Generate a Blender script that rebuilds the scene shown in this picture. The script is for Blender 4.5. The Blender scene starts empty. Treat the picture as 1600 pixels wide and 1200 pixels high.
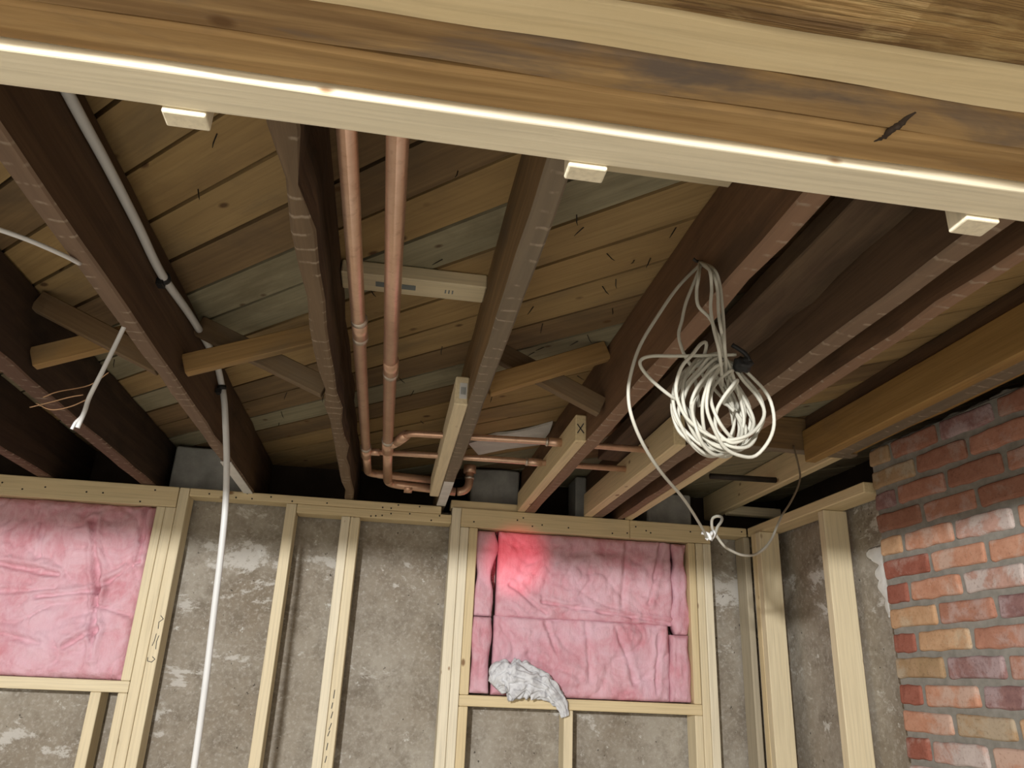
import bpy, bmesh, math, random
from mathutils import Vector, Matrix, noise
random.seed(7)
scn = bpy.context.scene
COL = scn.collection

# ------------------------------------------------------------------ camera
F_PX = 1210.43
cam_d = bpy.data.cameras.new('camera'); cam = bpy.data.objects.new('camera', cam_d); COL.objects.link(cam)
cam_d.sensor_fit = 'HORIZONTAL'; cam_d.sensor_width = 36.0; cam_d.lens = F_PX * 36.0 / 1600.0
cam_d.clip_start = 0.01; cam_d.clip_end = 50
RT = Vector((0.98690861, -0.15605734, 0.04071233))
FW = Vector((0.13129926, 0.92401912, 0.35909493))
UP = Vector((-0.09365837, -0.34904838, 0.93241264))
cam.matrix_world = Matrix(((RT.x, UP.x, -FW.x, 0), (RT.y, UP.y, -FW.y, 0), (RT.z, UP.z, -FW.z, 0), (0, 0, 0, 1)))
scn.camera = cam

# ------------------------------------------------------------------ world, lights, exposure
w = bpy.data.worlds.new('world'); scn.world = w; w.use_nodes = True
w.node_tree.nodes['Background'].inputs[0].default_value = (0.9, 0.95, 1.0, 1)
w.node_tree.nodes['Background'].inputs[1].default_value = 0.02
def lamp(name, typ, loc, power, col, **kw):
    d = bpy.data.lights.new(name, typ); d.energy = power; d.color = col
    for k, v in kw.items(): setattr(d, k, v)
    o = bpy.data.objects.new(name, d); COL.objects.link(o); o.location = loc
    return o
BULB = (-1.0, -1.4, 0.487)
lamp('ceiling_bulb_light', 'POINT', BULB, 560, (1.0, 0.985, 0.965), shadow_soft_size=0.045)
# the red spot thrown on the insulation by a laser level standing in the room
def aim(o, tgt):
    o.rotation_euler = (Vector(tgt) - o.location).to_track_quat('-Z', 'Y').to_euler()
ls = lamp('laser_level_light', 'SPOT', (0.1, 1.0, -0.1), 150, (1.0, 0.02, 0.11), spot_size=math.radians(8.5), spot_blend=1.0, shadow_soft_size=0.01)
aim(ls, (0.485, 3.1, 0.45))
scn.view_settings.view_transform = 'Standard'
try: scn.view_settings.look = 'None'
except Exception: pass
scn.view_settings.gamma = 1.0
scn.view_settings.use_curve_mapping = False
scn.view_settings.exposure = 0.0

# ------------------------------------------------------------------ materials
class N:
    def __init__(s, name):
        s.m = bpy.data.materials.new(name); s.m.use_nodes = True
        s.t = s.m.node_tree; s.b = s.t.nodes['Principled BSDF']
    def n(s, typ, **kw):
        o = s.t.nodes.new(typ)
        for k, v in kw.items(): setattr(o, k, v)
        return o
    def l(s, a, b): s.t.links.new(a, b)
    def coords(s, scale, rnd=True):
        c = s.n('ShaderNodeTexCoord'); mp = s.n('ShaderNodeMapping'); mp.inputs['Scale'].default_value = scale
        if rnd:
            oi = s.n('ShaderNodeObjectInfo'); cx = s.n('ShaderNodeCombineXYZ'); mu = s.n('ShaderNodeMath', operation='MULTIPLY')
            mu.inputs[1].default_value = 37.0; s.l(oi.outputs['Random'], mu.inputs[0])
            for i in range(3): s.l(mu.outputs[0], cx.inputs[i])
            ad = s.n('ShaderNodeVectorMath', operation='ADD'); s.l(c.outputs['Object'], ad.inputs[0]); s.l(cx.outputs[0], ad.inputs[1])
            s.l(ad.outputs[0], mp.inputs[0])
        else: s.l(c.outputs['Object'], mp.inputs[0])
        return mp.outputs[0]
    def noise(s, vec, scale=1.0, detail=4, rough=.55, dist=0.0):
        o = s.n('ShaderNodeTexNoise'); o.inputs['Scale'].default_value = scale; o.inputs['Detail'].default_value = detail
        o.inputs['Roughness'].default_value = rough; o.inputs['Distortion'].default_value = dist; s.l(vec, o.inputs['Vector']); return o.outputs['Fac']
    def ramp(s, fac, stops):
        o = s.n('ShaderNodeValToRGB'); e = o.color_ramp.elements
        while len(e) < len(stops): e.new(0.5)
        for i, (p, c) in enumerate(stops):
            e[i].position = p; e[i].color = (c, c, c, 1) if not hasattr(c, '__len__') else (*c, 1)
        s.l(fac, o.inputs[0]); return o.outputs[0]
    def mix(s, fac, a, b, blend='MIX'):
        o = s.n('ShaderNodeMixRGB', blend_type=blend)
        for i, v in enumerate((fac, a, b)):
            if hasattr(v, 'is_linked'): s.l(v, o.inputs[i])
            elif i == 0: o.inputs[0].default_value = v
            else: o.inputs[i].default_value = (*v, 1)
        return o.outputs[0]
    def math(s, op, a, b=None):
        o = s.n('ShaderNodeMath', operation=op)
        for i, v in enumerate((a, b)):
            if v is None: continue
            if hasattr(v, 'is_linked'): s.l(v, o.inputs[i])
            else: o.inputs[i].default_value = v
        return o.outputs[0]
    def done(s, col, rough=.75, bump=None, bstr=.3, bdist=.003, metal=0.0, spec=.3):
        if hasattr(col, 'is_linked'): s.l(col, s.b.inputs['Base Color'])
        else: s.b.inputs['Base Color'].default_value = (*col, 1)
        s.b.inputs['Roughness'].default_value = rough; s.b.inputs['Metallic'].default_value = metal
        s.b.inputs['Specular IOR Level'].default_value = spec
        if bump is not None:
            bp = s.n('ShaderNodeBump'); bp.inputs['Strength'].default_value = bstr; bp.inputs['Distance'].default_value = bdist
            s.l(bump, bp.inputs['Height']); s.l(bp.outputs[0], s.b.inputs['Normal'])
        return s.m

def wood(name, c1, c2, knot=(.12, .06, .02), knots=.0, stain=None, stain_amt=.0, rough=.7, lath=False, under_col=(.24, .16, .11), bstr=.25, contrast=1.0, bdist=.002, sscale=(2.2, 7, 7)):
    m = N(name)
    v = m.coords((1.6, 34, 34)); f = m.noise(v, 1.0, 5, .6, .6)
    v2 = m.coords((5, 160, 160)); f2 = m.noise(v2, 1.0, 3, .5)
    col = m.mix(m.ramp(f, [(.5 - .2 / contrast, 0.0), (.5 + .2 / contrast, 1.0)]), c1, c2)
    col = m.mix(m.ramp(f2, [(.45, 0.0), (.75, .35)]), col, tuple(a * .55 for a in c1))
    if stain:
        v3 = m.coords(sscale); f3 = m.noise(v3, 1.0, 5, .65, .4)
        col = m.mix(m.ramp(f3, [(.5, 0.0), (.68, stain_amt)]), col, stain)
    if knots > 0:
        vk = m.coords((9, 16, 16)); vo = m.n('ShaderNodeTexVoronoi', feature='F1'); m.l(vk, vo.inputs['Vector']); vo.inputs['Scale'].default_value = 1.0
        sc = m.n('ShaderNodeSeparateColor'); m.l(vo.outputs['Color'], sc.inputs[0])
        gate = m.math('GREATER_THAN', sc.outputs[0], .62)
        col = m.mix(m.math('MULTIPLY', gate, m.ramp(vo.outputs['Distance'], [(knots * .5, .9), (knots, 0.0)])), col, knot)
    h = f2
    if lath:
        # whitish plaster lines that old lath left across the underside
        tc = m.n('ShaderNodeTexCoord'); sp = m.n('ShaderNodeSeparateXYZ'); m.l(tc.outputs['Object'], sp.inputs[0])
        nz = m.noise(m.coords((9, 22, 22)), 1.0, 3)
        ph = m.math('ADD', m.math('MULTIPLY', sp.outputs[0], 21.0), m.math('MULTIPLY', nz, .55))
        fr = m.math('FRACT', ph)
        ln = m.ramp(fr, [(.0, .0), (.05, .6), (.12, .6), (.20, 0.0)])
        brk = m.ramp(m.noise(m.coords((7, 40, 40)), 1.0, 3), [(.46, 0.0), (.6, 1.0)])
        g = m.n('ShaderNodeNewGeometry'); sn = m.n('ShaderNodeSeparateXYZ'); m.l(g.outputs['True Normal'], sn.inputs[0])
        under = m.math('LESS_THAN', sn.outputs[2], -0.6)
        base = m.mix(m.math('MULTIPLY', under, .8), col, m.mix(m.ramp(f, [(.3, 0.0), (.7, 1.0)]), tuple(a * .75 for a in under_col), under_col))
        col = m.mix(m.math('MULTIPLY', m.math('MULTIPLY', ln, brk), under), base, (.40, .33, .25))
    return m.done(col, rough, h, bstr, bdist)

M = {}
M['pine'] = wood('pine_new', (.70, .59, .385), (.78, .68, .47), knots=.16, knot=(.22, .11, .04), rough=.6, contrast=.7)
M['pine2'] = wood('pine_new_yellow', (.66, .525, .30), (.74, .61, .375), knots=.15, knot=(.20, .10, .04), rough=.6, contrast=.7)
M['pine_pale'] = wood('pine_pale', (.75, .67, .49), (.82, .74, .56), knots=.10, knot=(.25, .13, .05), rough=.55, contrast=.7)
M['pine_grey'] = wood('pine_weathered', (.42, .36, .26), (.52, .45, .32), knots=.12, rough=.7, contrast=.7)  # grey puts the shade and sheen on the corner stud into its colour
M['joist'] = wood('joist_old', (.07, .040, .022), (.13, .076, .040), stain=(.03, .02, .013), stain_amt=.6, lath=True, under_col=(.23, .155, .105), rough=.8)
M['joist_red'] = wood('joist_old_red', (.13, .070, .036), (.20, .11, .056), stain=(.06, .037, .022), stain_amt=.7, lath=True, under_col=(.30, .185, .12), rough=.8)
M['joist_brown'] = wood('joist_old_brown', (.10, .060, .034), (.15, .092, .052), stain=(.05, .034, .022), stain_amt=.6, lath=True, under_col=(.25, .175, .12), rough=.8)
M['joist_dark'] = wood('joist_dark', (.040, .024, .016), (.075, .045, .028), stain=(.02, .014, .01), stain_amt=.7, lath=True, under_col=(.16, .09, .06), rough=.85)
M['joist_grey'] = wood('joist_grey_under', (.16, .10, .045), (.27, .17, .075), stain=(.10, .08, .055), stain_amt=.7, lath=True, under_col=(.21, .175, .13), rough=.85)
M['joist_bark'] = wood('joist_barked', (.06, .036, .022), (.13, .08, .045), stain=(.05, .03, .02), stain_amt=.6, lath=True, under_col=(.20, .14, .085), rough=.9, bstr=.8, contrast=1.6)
M['brown'] = wood('beam_brown', (.26, .15, .055), (.45, .29, .125), stain=(.16, .105, .06), stain_amt=.8, rough=.75, knots=.13, contrast=1.5, sscale=(3, 16, 16))
M['brown2'] = wood('beam_brown_stained', (.22, .13, .055), (.43, .28, .125), stain=(.145, .11, .085), stain_amt=.95, rough=.75, knots=.13, contrast=1.6, sscale=(4.5, 18, 18))
M['rough'] = wood('beam_rough', (.12, .065, .025), (.33, .205, .08), stain=(.52, .38, .17), stain_amt=.5, rough=.95, bstr=1.0, contrast=2.0, bdist=.006, sscale=(14, 60, 60))
M['ledger_dark'] = wood('ledger_dark', (.07, .045, .028), (.13, .083, .05), stain=(.22, .16, .09), stain_amt=.35, rough=.85)
M['golden'] = wood('joist_golden', (.27, .16, .05), (.36, .22, .075), stain=(.17, .11, .05), stain_amt=.6, rough=.75)
M['brace'] = wood('bridging_strap', (.27, .16, .06), (.40, .25, .10), stain=(.2, .15, .09), stain_amt=.6, rough=.8)
M['brace_dark'] = wood('bridging_dark', (.13, .08, .04), (.2, .13, .065), stain=(.2, .16, .11), stain_amt=.5, rough=.8)
BOARDS = dict(
    y=wood('board_tan', (.30, .20, .088), (.40, .275, .125), knots=.16, knot=(.09, .045, .02), stain=(.20, .145, .08), stain_amt=.7, rough=.8),
    y2=wood('board_golden', (.33, .215, .09), (.42, .285, .125), knots=.18, knot=(.09, .04, .02), stain=(.23, .15, .07), stain_amt=.6, rough=.8),
    b=wood('board_brown', (.17, .11, .055), (.25, .165, .08), knots=.14, stain=(.12, .085, .05), stain_amt=.7, rough=.8),
    g=wood('board_grey', (.25, .225, .145), (.36, .32, .21), knots=.14, knot=(.1, .06, .03), stain=(.18, .15, .09), stain_amt=.8, rough=.85))

def concrete():
    m = N('concrete_old')
    v = m.coords((1, 1, 1), False)
    a = m.noise(v, 1.9, 9, .65); b = m.noise(v, 8, 10, .75); c = m.noise(v, 70, 4, .65)
    col = m.mix(m.ramp(a, [(.36, 0.0), (.62, 1.0)]), (.25, .21, .16), (.40, .37, .315))
    col = m.mix(m.ramp(b, [(.46, .0), (.66, .75)]), col, (.16, .132, .10))
    col = m.mix(m.ramp(c, [(.50, .0), (.70, .6)]), col, (.48, .45, .40))
    # lime bloom: ragged white patches, thickest along an old pour line high on the wall
    tc = m.n('ShaderNodeTexCoord'); sp = m.n('ShaderNodeSeparateXYZ'); m.l(tc.outputs['Object'], sp.inputs[0])
    hz = m.math('ABSOLUTE', m.math('SUBTRACT', sp.outputs[2], .905))
    band = m.ramp(hz, [(.0, .085), (.12, .0)])
    d = m.math('ADD', m.noise(m.coords((1, 1, 1.7), False), 2.6, 12, .72, .25), band)
    col = m.mix(m.ramp(d, [(.575, 0.0), (.605, .85)]), col, (.56, .54, .50))
    e = m.noise(v, 17, 8, .72)
    col = m.mix(m.ramp(e, [(.63, 0.0), (.67, .85)]), col, (.60, .59, .55))
    f = m.noise(v, 44, 3, .6)
    col = m.mix(m.ramp(f, [(.70, 0.0), (.73, .9)]), col, (.07, .06, .05))
    hgt = m.mix(.5, b, d)
    return m.done(col, .95, hgt, .6, .014, spec=.1)
M['concrete'] = concrete()
def plain(name, c1, c2, scale=6, rough=.8, bstr=.2, metal=0.0, spec=.3):
    m = N(name); f = m.noise(m.coords((1, 1, 1)), scale, 5, .6)
    return m.done(m.mix(m.ramp(f, [(.3, 0.0), (.7, 1.0)]), c1, c2), rough, f, bstr, .004, metal, spec)
M['mortar'] = plain('mortar', (.19, .18, .155), (.27, .255, .225), 40, .95)
M['infill'] = plain('mortar_infill', (.25, .25, .235), (.40, .40, .375), 12, .9)
M['plaster'] = plain('plaster_white', (.58, .58, .55), (.74, .73, .70), 18, .9)
M['floor'] = plain('floor_concrete', (.37, .35, .305), (.44, .415, .365), 4, .9)
M['wallwhite'] = plain('wall_far_room', (.33, .31, .28), (.40, .375, .335), 3, .9)
M['rim'] = plain('rim_dark', (.025, .017, .012), (.05, .034, .023), 8, .9)
M['white_pipe'] = plain('white_plastic', (.62, .63, .62), (.70, .70, .69), 3, .35, 0.0)
M['cable'] = plain('cable_sheath', (.44, .43, .365), (.53, .52, .45), 5, .45, 0.0)
M['cable_dark'] = plain('cable_sheath_darker', (.20, .16, .11), (.28, .23, .16), 9, .6, 0.0)  # darker sheath colour for the last stretch of the coil's tail
M['black'] = plain('black_plastic', (.012, .012, .012), (.022, .022, .022), 9, .5, 0.0)
M['ink'] = plain('marker_ink', (.03, .03, .035), (.05, .05, .055), 9, .7, 0.0)
M['greyprint'] = plain('print_grey', (.16, .19, .19), (.22, .24, .24), 9, .7, 0.0)
M['sticker'] = plain('sticker_paper', (.62, .63, .62), (.72, .72, .72), 9, .6, 0.0)
M['iron'] = plain('iron_nail', (.03, .025, .02), (.06, .05, .04), 20, .6, 0.1, .3)
M['bare_wire'] = plain('bare_copper_wire', (.45, .28, .16), (.55, .34, .2), 20, .4, 0.0, .6)
def copper():
    m = N('copper_pipe'); v = m.coords((1, 1, 1), False)
    f = m.noise(v, 9, 6, .7); g = m.noise(v, 60, 3, .6)
    col = m.mix(m.ramp(f, [(.35, 0.0), (.65, 1.0)]), (.62, .385, .26), (.75, .51, .37))
    col = m.mix(m.ramp(g, [(.55, 0.0), (.75, .4)]), col, (.38, .20, .13))
    return m.done(col, .34, f, .05, .002, .65, .5)
M['copper'] = copper()
M['solder'] = plain('solder', (.48, .40, .33), (.66, .60, .52), 60, .4, .3, .8)
def rag_mat():
    m = N('rag_cloth'); v = m.coords((1, 1, 1), False)
    f = m.noise(v, 38, 5, .65, .6)
    col = m.mix(m.ramp(f, [(.48, 0.0), (.66, .75)]), (.68, .69, .71), (.36, .36, .39))
    return m.done(col, .9, f, .3, .004, spec=.1)
M['rag'] = rag_mat()
def pink(name, k):
    m = N(name); v = m.coords((1, 1, 1))
    a = m.noise(v, 6, 8, .66, 1.0); b = m.noise(m.coords((1.0, 1, .35)), 60, 6, .7); c = m.noise(v, 2.6, 5, .6, .6)
    col = m.mix(m.ramp(a, [(.38, 0.0), (.62, 1.0)]), (.62 * k, .27 * k, .315 * k), (.73 * k, .45 * k, .51 * k))
    col = m.mix(m.ramp(c, [(.45, 0.0), (.65, .7)]), col, (.74 * k, .50 * k, .59 * k))
    col = m.mix(m.ramp(b, [(.45, 0.0), (.72, .4)]), col, (.78 * k, .56 * k, .62 * k))
    hgt = m.mix(.4, a, b)
    return m.done(col, .95, hgt, .7, .014, spec=.05)
M['pink'] = pink('insulation_pink', 1.0); M['pink2'] = pink('insulation_pink_edge', .96)
def brick_mat(name, c1, c2, eff=.0, effc=(.56, .50, .46)):
    m = N(name); v = m.coords((1, 1, 1)); a = m.noise(v, 22, 7, .7); b = m.noise(v, 9, 6, .65, .3); c = m.noise(v, 120, 3, .6)
    col = m.mix(m.ramp(a, [(.35, 0.0), (.65, 1.0)]), c1, c2)
    if eff: col = m.mix(m.ramp(b, [(.62 - eff * .25, 0.0), (.72 - eff * .25, .85)]), col, effc)
    col = m.mix(m.ramp(c, [(.55, 0.0), (.75, .5)]), col, tuple(x * .5 for x in c1))
    return m.done(col, .95, a, .5, .004, spec=.1)
BR = dict(
    o=brick_mat('brick_orange', (.42, .20, .125), (.51, .28, .19), .5, (.50, .36, .29)),
    t=brick_mat('brick_tan', (.43, .25, .135), (.51, .33, .20), .35, (.5, .39, .27)),
    r=brick_mat('brick_red', (.25, .085, .058), (.32, .125, .09), .35, (.38, .24, .20)),
    k=brick_mat('brick_brown', (.33, .155, .105), (.42, .215, .15), .5, (.43, .30, .26)),
    w=brick_mat('brick_limed', (.38, .22, .17), (.46, .29, .24), .8, (.50, .44, .41)),
    p=brick_mat('brick_purple', (.20, .11, .105), (.29, .165, .15), .6, (.38, .29, .29)),
    v=brick_mat('brick_olive', (.31, .21, .115), (.39, .26, .155), .6, (.40, .33, .24)),
    d=brick_mat('brick_dark', (.26, .12, .08), (.33, .165, .115), .35, (.34, .23, .19)))

# ------------------------------------------------------------------ mesh helpers
def mesh_obj(name, bm, mat, parent=None, mw=None, smooth=False):
    me = bpy.data.meshes.new(name); bm.normal_update(); bm.to_mesh(me); bm.free()
    if mat is not None: me.materials.append(mat)
    if smooth:
        for p in me.polygons: p.use_smooth = True
    o = bpy.data.objects.new(name, me); COL.objects.link(o)
    if mw is not None: o.matrix_world = mw
    if parent is not None:
        o.parent = parent; o.matrix_parent_inverse = parent.matrix_world.inverted()
    return o
def tag(o, label, cat, group=None):
    o['label'] = label; o['category'] = cat
    if group: o['group'] = group
    return o
def struct(o): o['kind'] = 'structure'; return o
def empty(name, loc, label, cat, group=None):
    e = bpy.data.objects.new(name, None); COL.objects.link(e); e.location = loc; e.empty_display_size = .05
    e.matrix_world = Matrix.Translation(loc)
    return tag(e, label, cat, group)
def box_bm(lx, ly, lz, bevel=.003, cuts=0, jit=0.0, seed=0, segs=1):
    bm = bmesh.new(); n = max(1, cuts + 1)
    rings = []
    for i in range(n + 1):
        x = -lx / 2 + lx * i / n
        rings.append([bm.verts.new((x, sy * ly / 2, sz * lz / 2)) for sy, sz in ((-1, -1), (1, -1), (1, 1), (-1, 1))])
    for i in range(n):
        for k in range(4):
            a, b = rings[i], rings[i + 1]; bm.faces.new((a[k], b[k], b[(k + 1) % 4], a[(k + 1) % 4]))
    bm.faces.new(rings[0]); bm.faces.new(list(reversed(rings[-1])))
    bmesh.ops.recalc_face_normals(bm, faces=bm.faces)
    if jit:
        for i, r in enumerate(rings):
            for k, v in enumerate(r):
                q = Vector((v.co.x * 6 + seed * 3.1, k * 5.0, seed))
                v.co.y += jit * noise.noise(q) * 2; v.co.z += jit * noise.noise(q + Vector((0, 0, 9))) * 1.4
    if bevel:
        ed = [e for e in bm.edges if len(e.link_faces) == 2 and e.link_faces[0].normal.dot(e.link_faces[1].normal) < .6]
        bmesh.ops.bevel(bm, geom=ed, offset=bevel, segments=segs, affect='EDGES', profile=.5)
    return bm
CNT = [0]
def lumber(name, x, y, z, mat, axis, parent=None, bevel=.003, cuts=0, jit=0.0, segs=1):
    """straight timber: x, y, z are (min, max) ranges; the grain runs along axis"""
    CNT[0] += 1
    d = dict(X=x, Y=y, Z=z); c = Vector(((x[0] + x[1]) / 2, (y[0] + y[1]) / 2, (z[0] + z[1]) / 2))
    s = Vector((x[1] - x[0], y[1] - y[0], z[1] - z[0]))
    if axis == 'X': dims = (s.x, s.y, s.z); R = Matrix.Identity(3)
    elif axis == 'Y': dims = (s.y, s.x, s.z); R = Matrix(((0, -1, 0), (1, 0, 0), (0, 0, 1)))
    else: dims = (s.z, s.y, s.x); R = Matrix(((0, 0, -1), (0, 1, 0), (1, 0, 0)))
    bm = box_bm(*dims, bevel=bevel, cuts=cuts, jit=jit, seed=CNT[0], segs=segs)
    return mesh_obj(name, bm, M[mat] if isinstance(mat, str) else mat, parent, Matrix.Translation(c) @ R.to_4x4())
def slant(name, a, b, w, h, up, mat, parent=None, bevel=.002):
    """timber from a to b, thickness w sideways and h along up"""
    a, b = Vector(a), Vector(b); X = (b - a).normalized(); Y = Vector(up).cross(X).normalized(); Z = X.cross(Y)
    mw = Matrix(((X.x, Y.x, Z.x, 0), (X.y, Y.y, Z.y, 0), (X.z, Y.z, Z.z, 0), (0, 0, 0, 1)))
    return mesh_obj(name, box_bm((b - a).length, w, h, bevel), M[mat], parent, Matrix.Translation((a + b) / 2) @ mw)
def catmull(pts, sub=6):
    P = [Vector(p) for p in pts]; P = [P[0] * 2 - P[1]] + P + [P[-1] * 2 - P[-2]]; out = []
    for i in range(1, len(P) - 2):
        for k in range(sub):
            t = k / sub; a, b, c, d = P[i - 1:i + 3]
            out.append(.5 * ((2 * b) + (c - a) * t + (2 * a - 5 * b + 4 * c - d) * t * t + (3 * b - a - 3 * c + d) * t ** 3))
    out.append(P[-2]); return out
def tube_bm(pts, r, seg=10, bm=None, caps=True):
    bm = bm or bmesh.new(); pts = [Vector(p) for p in pts]
    T = [(pts[min(i + 1, len(pts) - 1)] - pts[max(i - 1, 0)]).normalized() for i in range(len(pts))]
    nrm = T[0].orthogonal().normalized(); rings = []
    for i, p in enumerate(pts):
        nrm = (nrm - T[i] * nrm.dot(T[i])).normalized(); bn = T[i].cross(nrm)
        rr = r[i] if hasattr(r, '__len__') else r
        rings.append([bm.verts.new(p + (nrm * math.cos(2 * math.pi * k / seg) + bn * math.sin(2 * math.pi * k / seg)) * rr) for k in range(seg)])
    for i in range(len(rings) - 1):
        for k in range(seg):
            bm.faces.new((rings[i][k], rings[i][(k + 1) % seg], rings[i + 1][(k + 1) % seg], rings[i + 1][k]))
    if caps: bm.faces.new(list(reversed(rings[0]))); bm.faces.new(rings[-1])
    bmesh.ops.recalc_face_normals(bm, faces=bm.faces)
    return bm
def tube(name, pts, r, mat, parent=None, seg=10, smooth_path=True, sub=6):
    return mesh_obj(name, tube_bm(catmull(pts, sub) if smooth_path else pts, r, seg), M[mat], parent, smooth=True)
def stroke(name, pts, wdt, mat, parent, nrm):
    """a pen stroke: a flat ribbon a hair proud of the wood"""
    bm = bmesh.new(); pts = [Vector(p) for p in pts]; nrm = Vector(nrm)
    for a, b in zip(pts, pts[1:]):
        t = (b - a).normalized(); s = t.cross(nrm).normalized() * wdt / 2; a2, b2 = a - t * wdt * .3, b + t * wdt * .3
        lo = [bm.verts.new(p) for p in (a2 - s, b2 - s, b2 + s, a2 + s)]
        hi = [bm.verts.new(p.co + nrm * .0006) for p in lo]
        bm.faces.new(hi)
        for k in range(4): bm.faces.new((lo[k], lo[(k + 1) % 4], hi[(k + 1) % 4], hi[k]))
    bmesh.ops.recalc_face_normals(bm, faces=bm.faces)
    return mesh_obj(name, bm, M[mat], parent)

# ------------------------------------------------------------------ room shell
ZJ, ZS = .65, .855
struct(lumber('floor', (-2.7, 1.9), (-2.7, 3.6), (-1.7, -1.6), 'floor', 'X', bevel=0))
wall_back = struct(lumber('wall_back', (-2.7, 1.75), (3.20, 3.46), (-1.6, .645), 'concrete', 'X', bevel=0))
struct(lumber('wall_right', (1.585, 1.798), (2.215, 3.20), (-1.6, .645), 'concrete', 'Y', bevel=0))
struct(lumber('wall_side', (1.80, 1.9), (-2.7, 3.6), (-1.6, .598), 'wallwhite', 'Y', bevel=0))
struct(lumber('wall_left', (-2.8, -2.7), (-2.7, 3.6), (-1.6, .88), 'wallwhite', 'Y', bevel=0))
struct(lumber('wall_front', (-2.8, 1.9), (-2.8, -2.7), (-1.6, .88), 'wallwhite', 'X', bevel=0))
struct(lumber('trim_1', (-2.7, 1.9), (3.46, 3.52), (.6, .88), 'rim', 'X', bevel=0))
struct(lumber('trim_2', (1.8, 1.86), (-2.7, 3.5), (.6, .88), 'rim', 'Y', bevel=0))
ceiling = struct(lumber('ceiling', (-2.8, 1.9), (-2.8, 3.6), (.879, .92), 'rim', 'X', bevel=0))

# diagonal floorboards of the storey above, seen from below, one object per board
S0, SP = .755, .1635
def clip(poly, f):
    out = []
    for i in range(len(poly)):
        a, b = poly[i], poly[(i + 1) % len(poly)]; fa, fb = f(a), f(b)
        if fa >= 0: out.append(a)
        if (fa >= 0) != (fb >= 0):
            t = fa / (fa - fb); out.append((a[0] + (b[0] - a[0]) * t, a[1] + (b[1] - a[1]) * t))
    return out
JX = [-1.32, -.945, -.575, -.19, .172, .537, .822, 1.13]
def board(i, xa, xb, mat):
    s0, s1 = S0 + SP * i + .006, S0 + SP * (i + 1) - .006
    poly = [(xa, .05), (xb, .05), (xb, 3.46), (xa, 3.46)]
    poly = clip(poly, lambda p: p[0] + p[1] - s0); 
    if len(poly) > 2: poly = clip(poly, lambda p: s1 - p[0] - p[1])
    if len(poly) < 3: return
    q = math.sqrt(.5); cx = sum(p[0] for p in poly) / len(poly); cy = sum(p[1] for p in poly) / len(poly)
    bm = bmesh.new(); dz = random.uniform(-.0015, .0015)
    loc = [(((x - cx) - (y - cy)) * q, ((x - cx) + (y - cy)) * q) for x, y in poly]
    lo = [bm.verts.new((a, b, dz)) for a, b in loc]; hi = [bm.verts.new((a, b, .0235)) for a, b in loc]
    bm.faces.new(list(reversed(lo))); bm.faces.new(hi); n = len(lo)
    for k in range(n): bm.faces.new((lo[k], lo[(k + 1) % n], hi[(k + 1) % n], hi[k]))
    bmesh.ops.recalc_face_normals(bm, faces=bm.faces)
    mesh_obj('floorboard', bm, BOARDS[mat], ceiling, Matrix.Translation((cx, cy, ZS)) @ Matrix.Rotation(-math.pi / 4, 4, 'Z'))
TONE = {-6: 'y', -5: 'b', -4: 'y', -3: 'y2', -2: 'y', -1: 'y', 0: 'y2', 1: 'y', 2: 'b', 3: 'y2', 4: 'g', 5: 'y', 6: 'y2', 7: 'y', 8: 'b', 9: 'g', 10: 'y', 11: 'y2', 12: 'y', 13: 'y', 14: 'b', 15: 'y'}
SPLIT = {1: (-.19, 'y', 'b'), 3: (-.19, 'g', 'y2'), 2: (.172, 'b', 'b'), -1: (-.575, 'b', 'y'), 7: (-.19, 'b', 'y'), 10: (.172, 'b', 'y2'), 11: (-.19, 'y', 'y2'), 6: (-.575, 'g', 'y2')}
rb = random.Random(3)
for i in range(-16, 27):
    t = TONE.get(i, rb.choice('ybyg') if i < 15 else rb.choice('gbg'))
    if i in SPLIT: x, a, b = SPLIT[i]
    else: x = rb.choice(JX[1:7]); a = b = t
    board(i, -2.6, x - .001, a); board(i, x + .001, 1.78, b)

# ------------------------------------------------------------------ floor joists overhead (run away from the viewer)
YN, YF = .10, 3.455
def joist(x0, x1, mat, label, y0=YN, y1=YF, z0=ZJ, jit=.003, name='floor_joist'):
    return tag(lumber(name, (x0, x1), (y0, y1), (z0, ZS - .001), mat, 'Y', cuts=26, jit=jit, bevel=.004), label, 'joist')
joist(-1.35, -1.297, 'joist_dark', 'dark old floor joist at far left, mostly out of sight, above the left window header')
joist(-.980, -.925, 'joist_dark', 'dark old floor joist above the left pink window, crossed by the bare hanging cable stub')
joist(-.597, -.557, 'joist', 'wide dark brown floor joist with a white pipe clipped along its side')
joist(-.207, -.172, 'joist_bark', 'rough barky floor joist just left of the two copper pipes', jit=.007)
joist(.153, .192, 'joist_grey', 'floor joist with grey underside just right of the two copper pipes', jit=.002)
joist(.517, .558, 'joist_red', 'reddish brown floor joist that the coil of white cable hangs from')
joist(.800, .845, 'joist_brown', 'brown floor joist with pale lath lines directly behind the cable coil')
joist(.905, .937, 'joist_red', 'narrow brown floor joist close to the right of the lath-lined joist')
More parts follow.
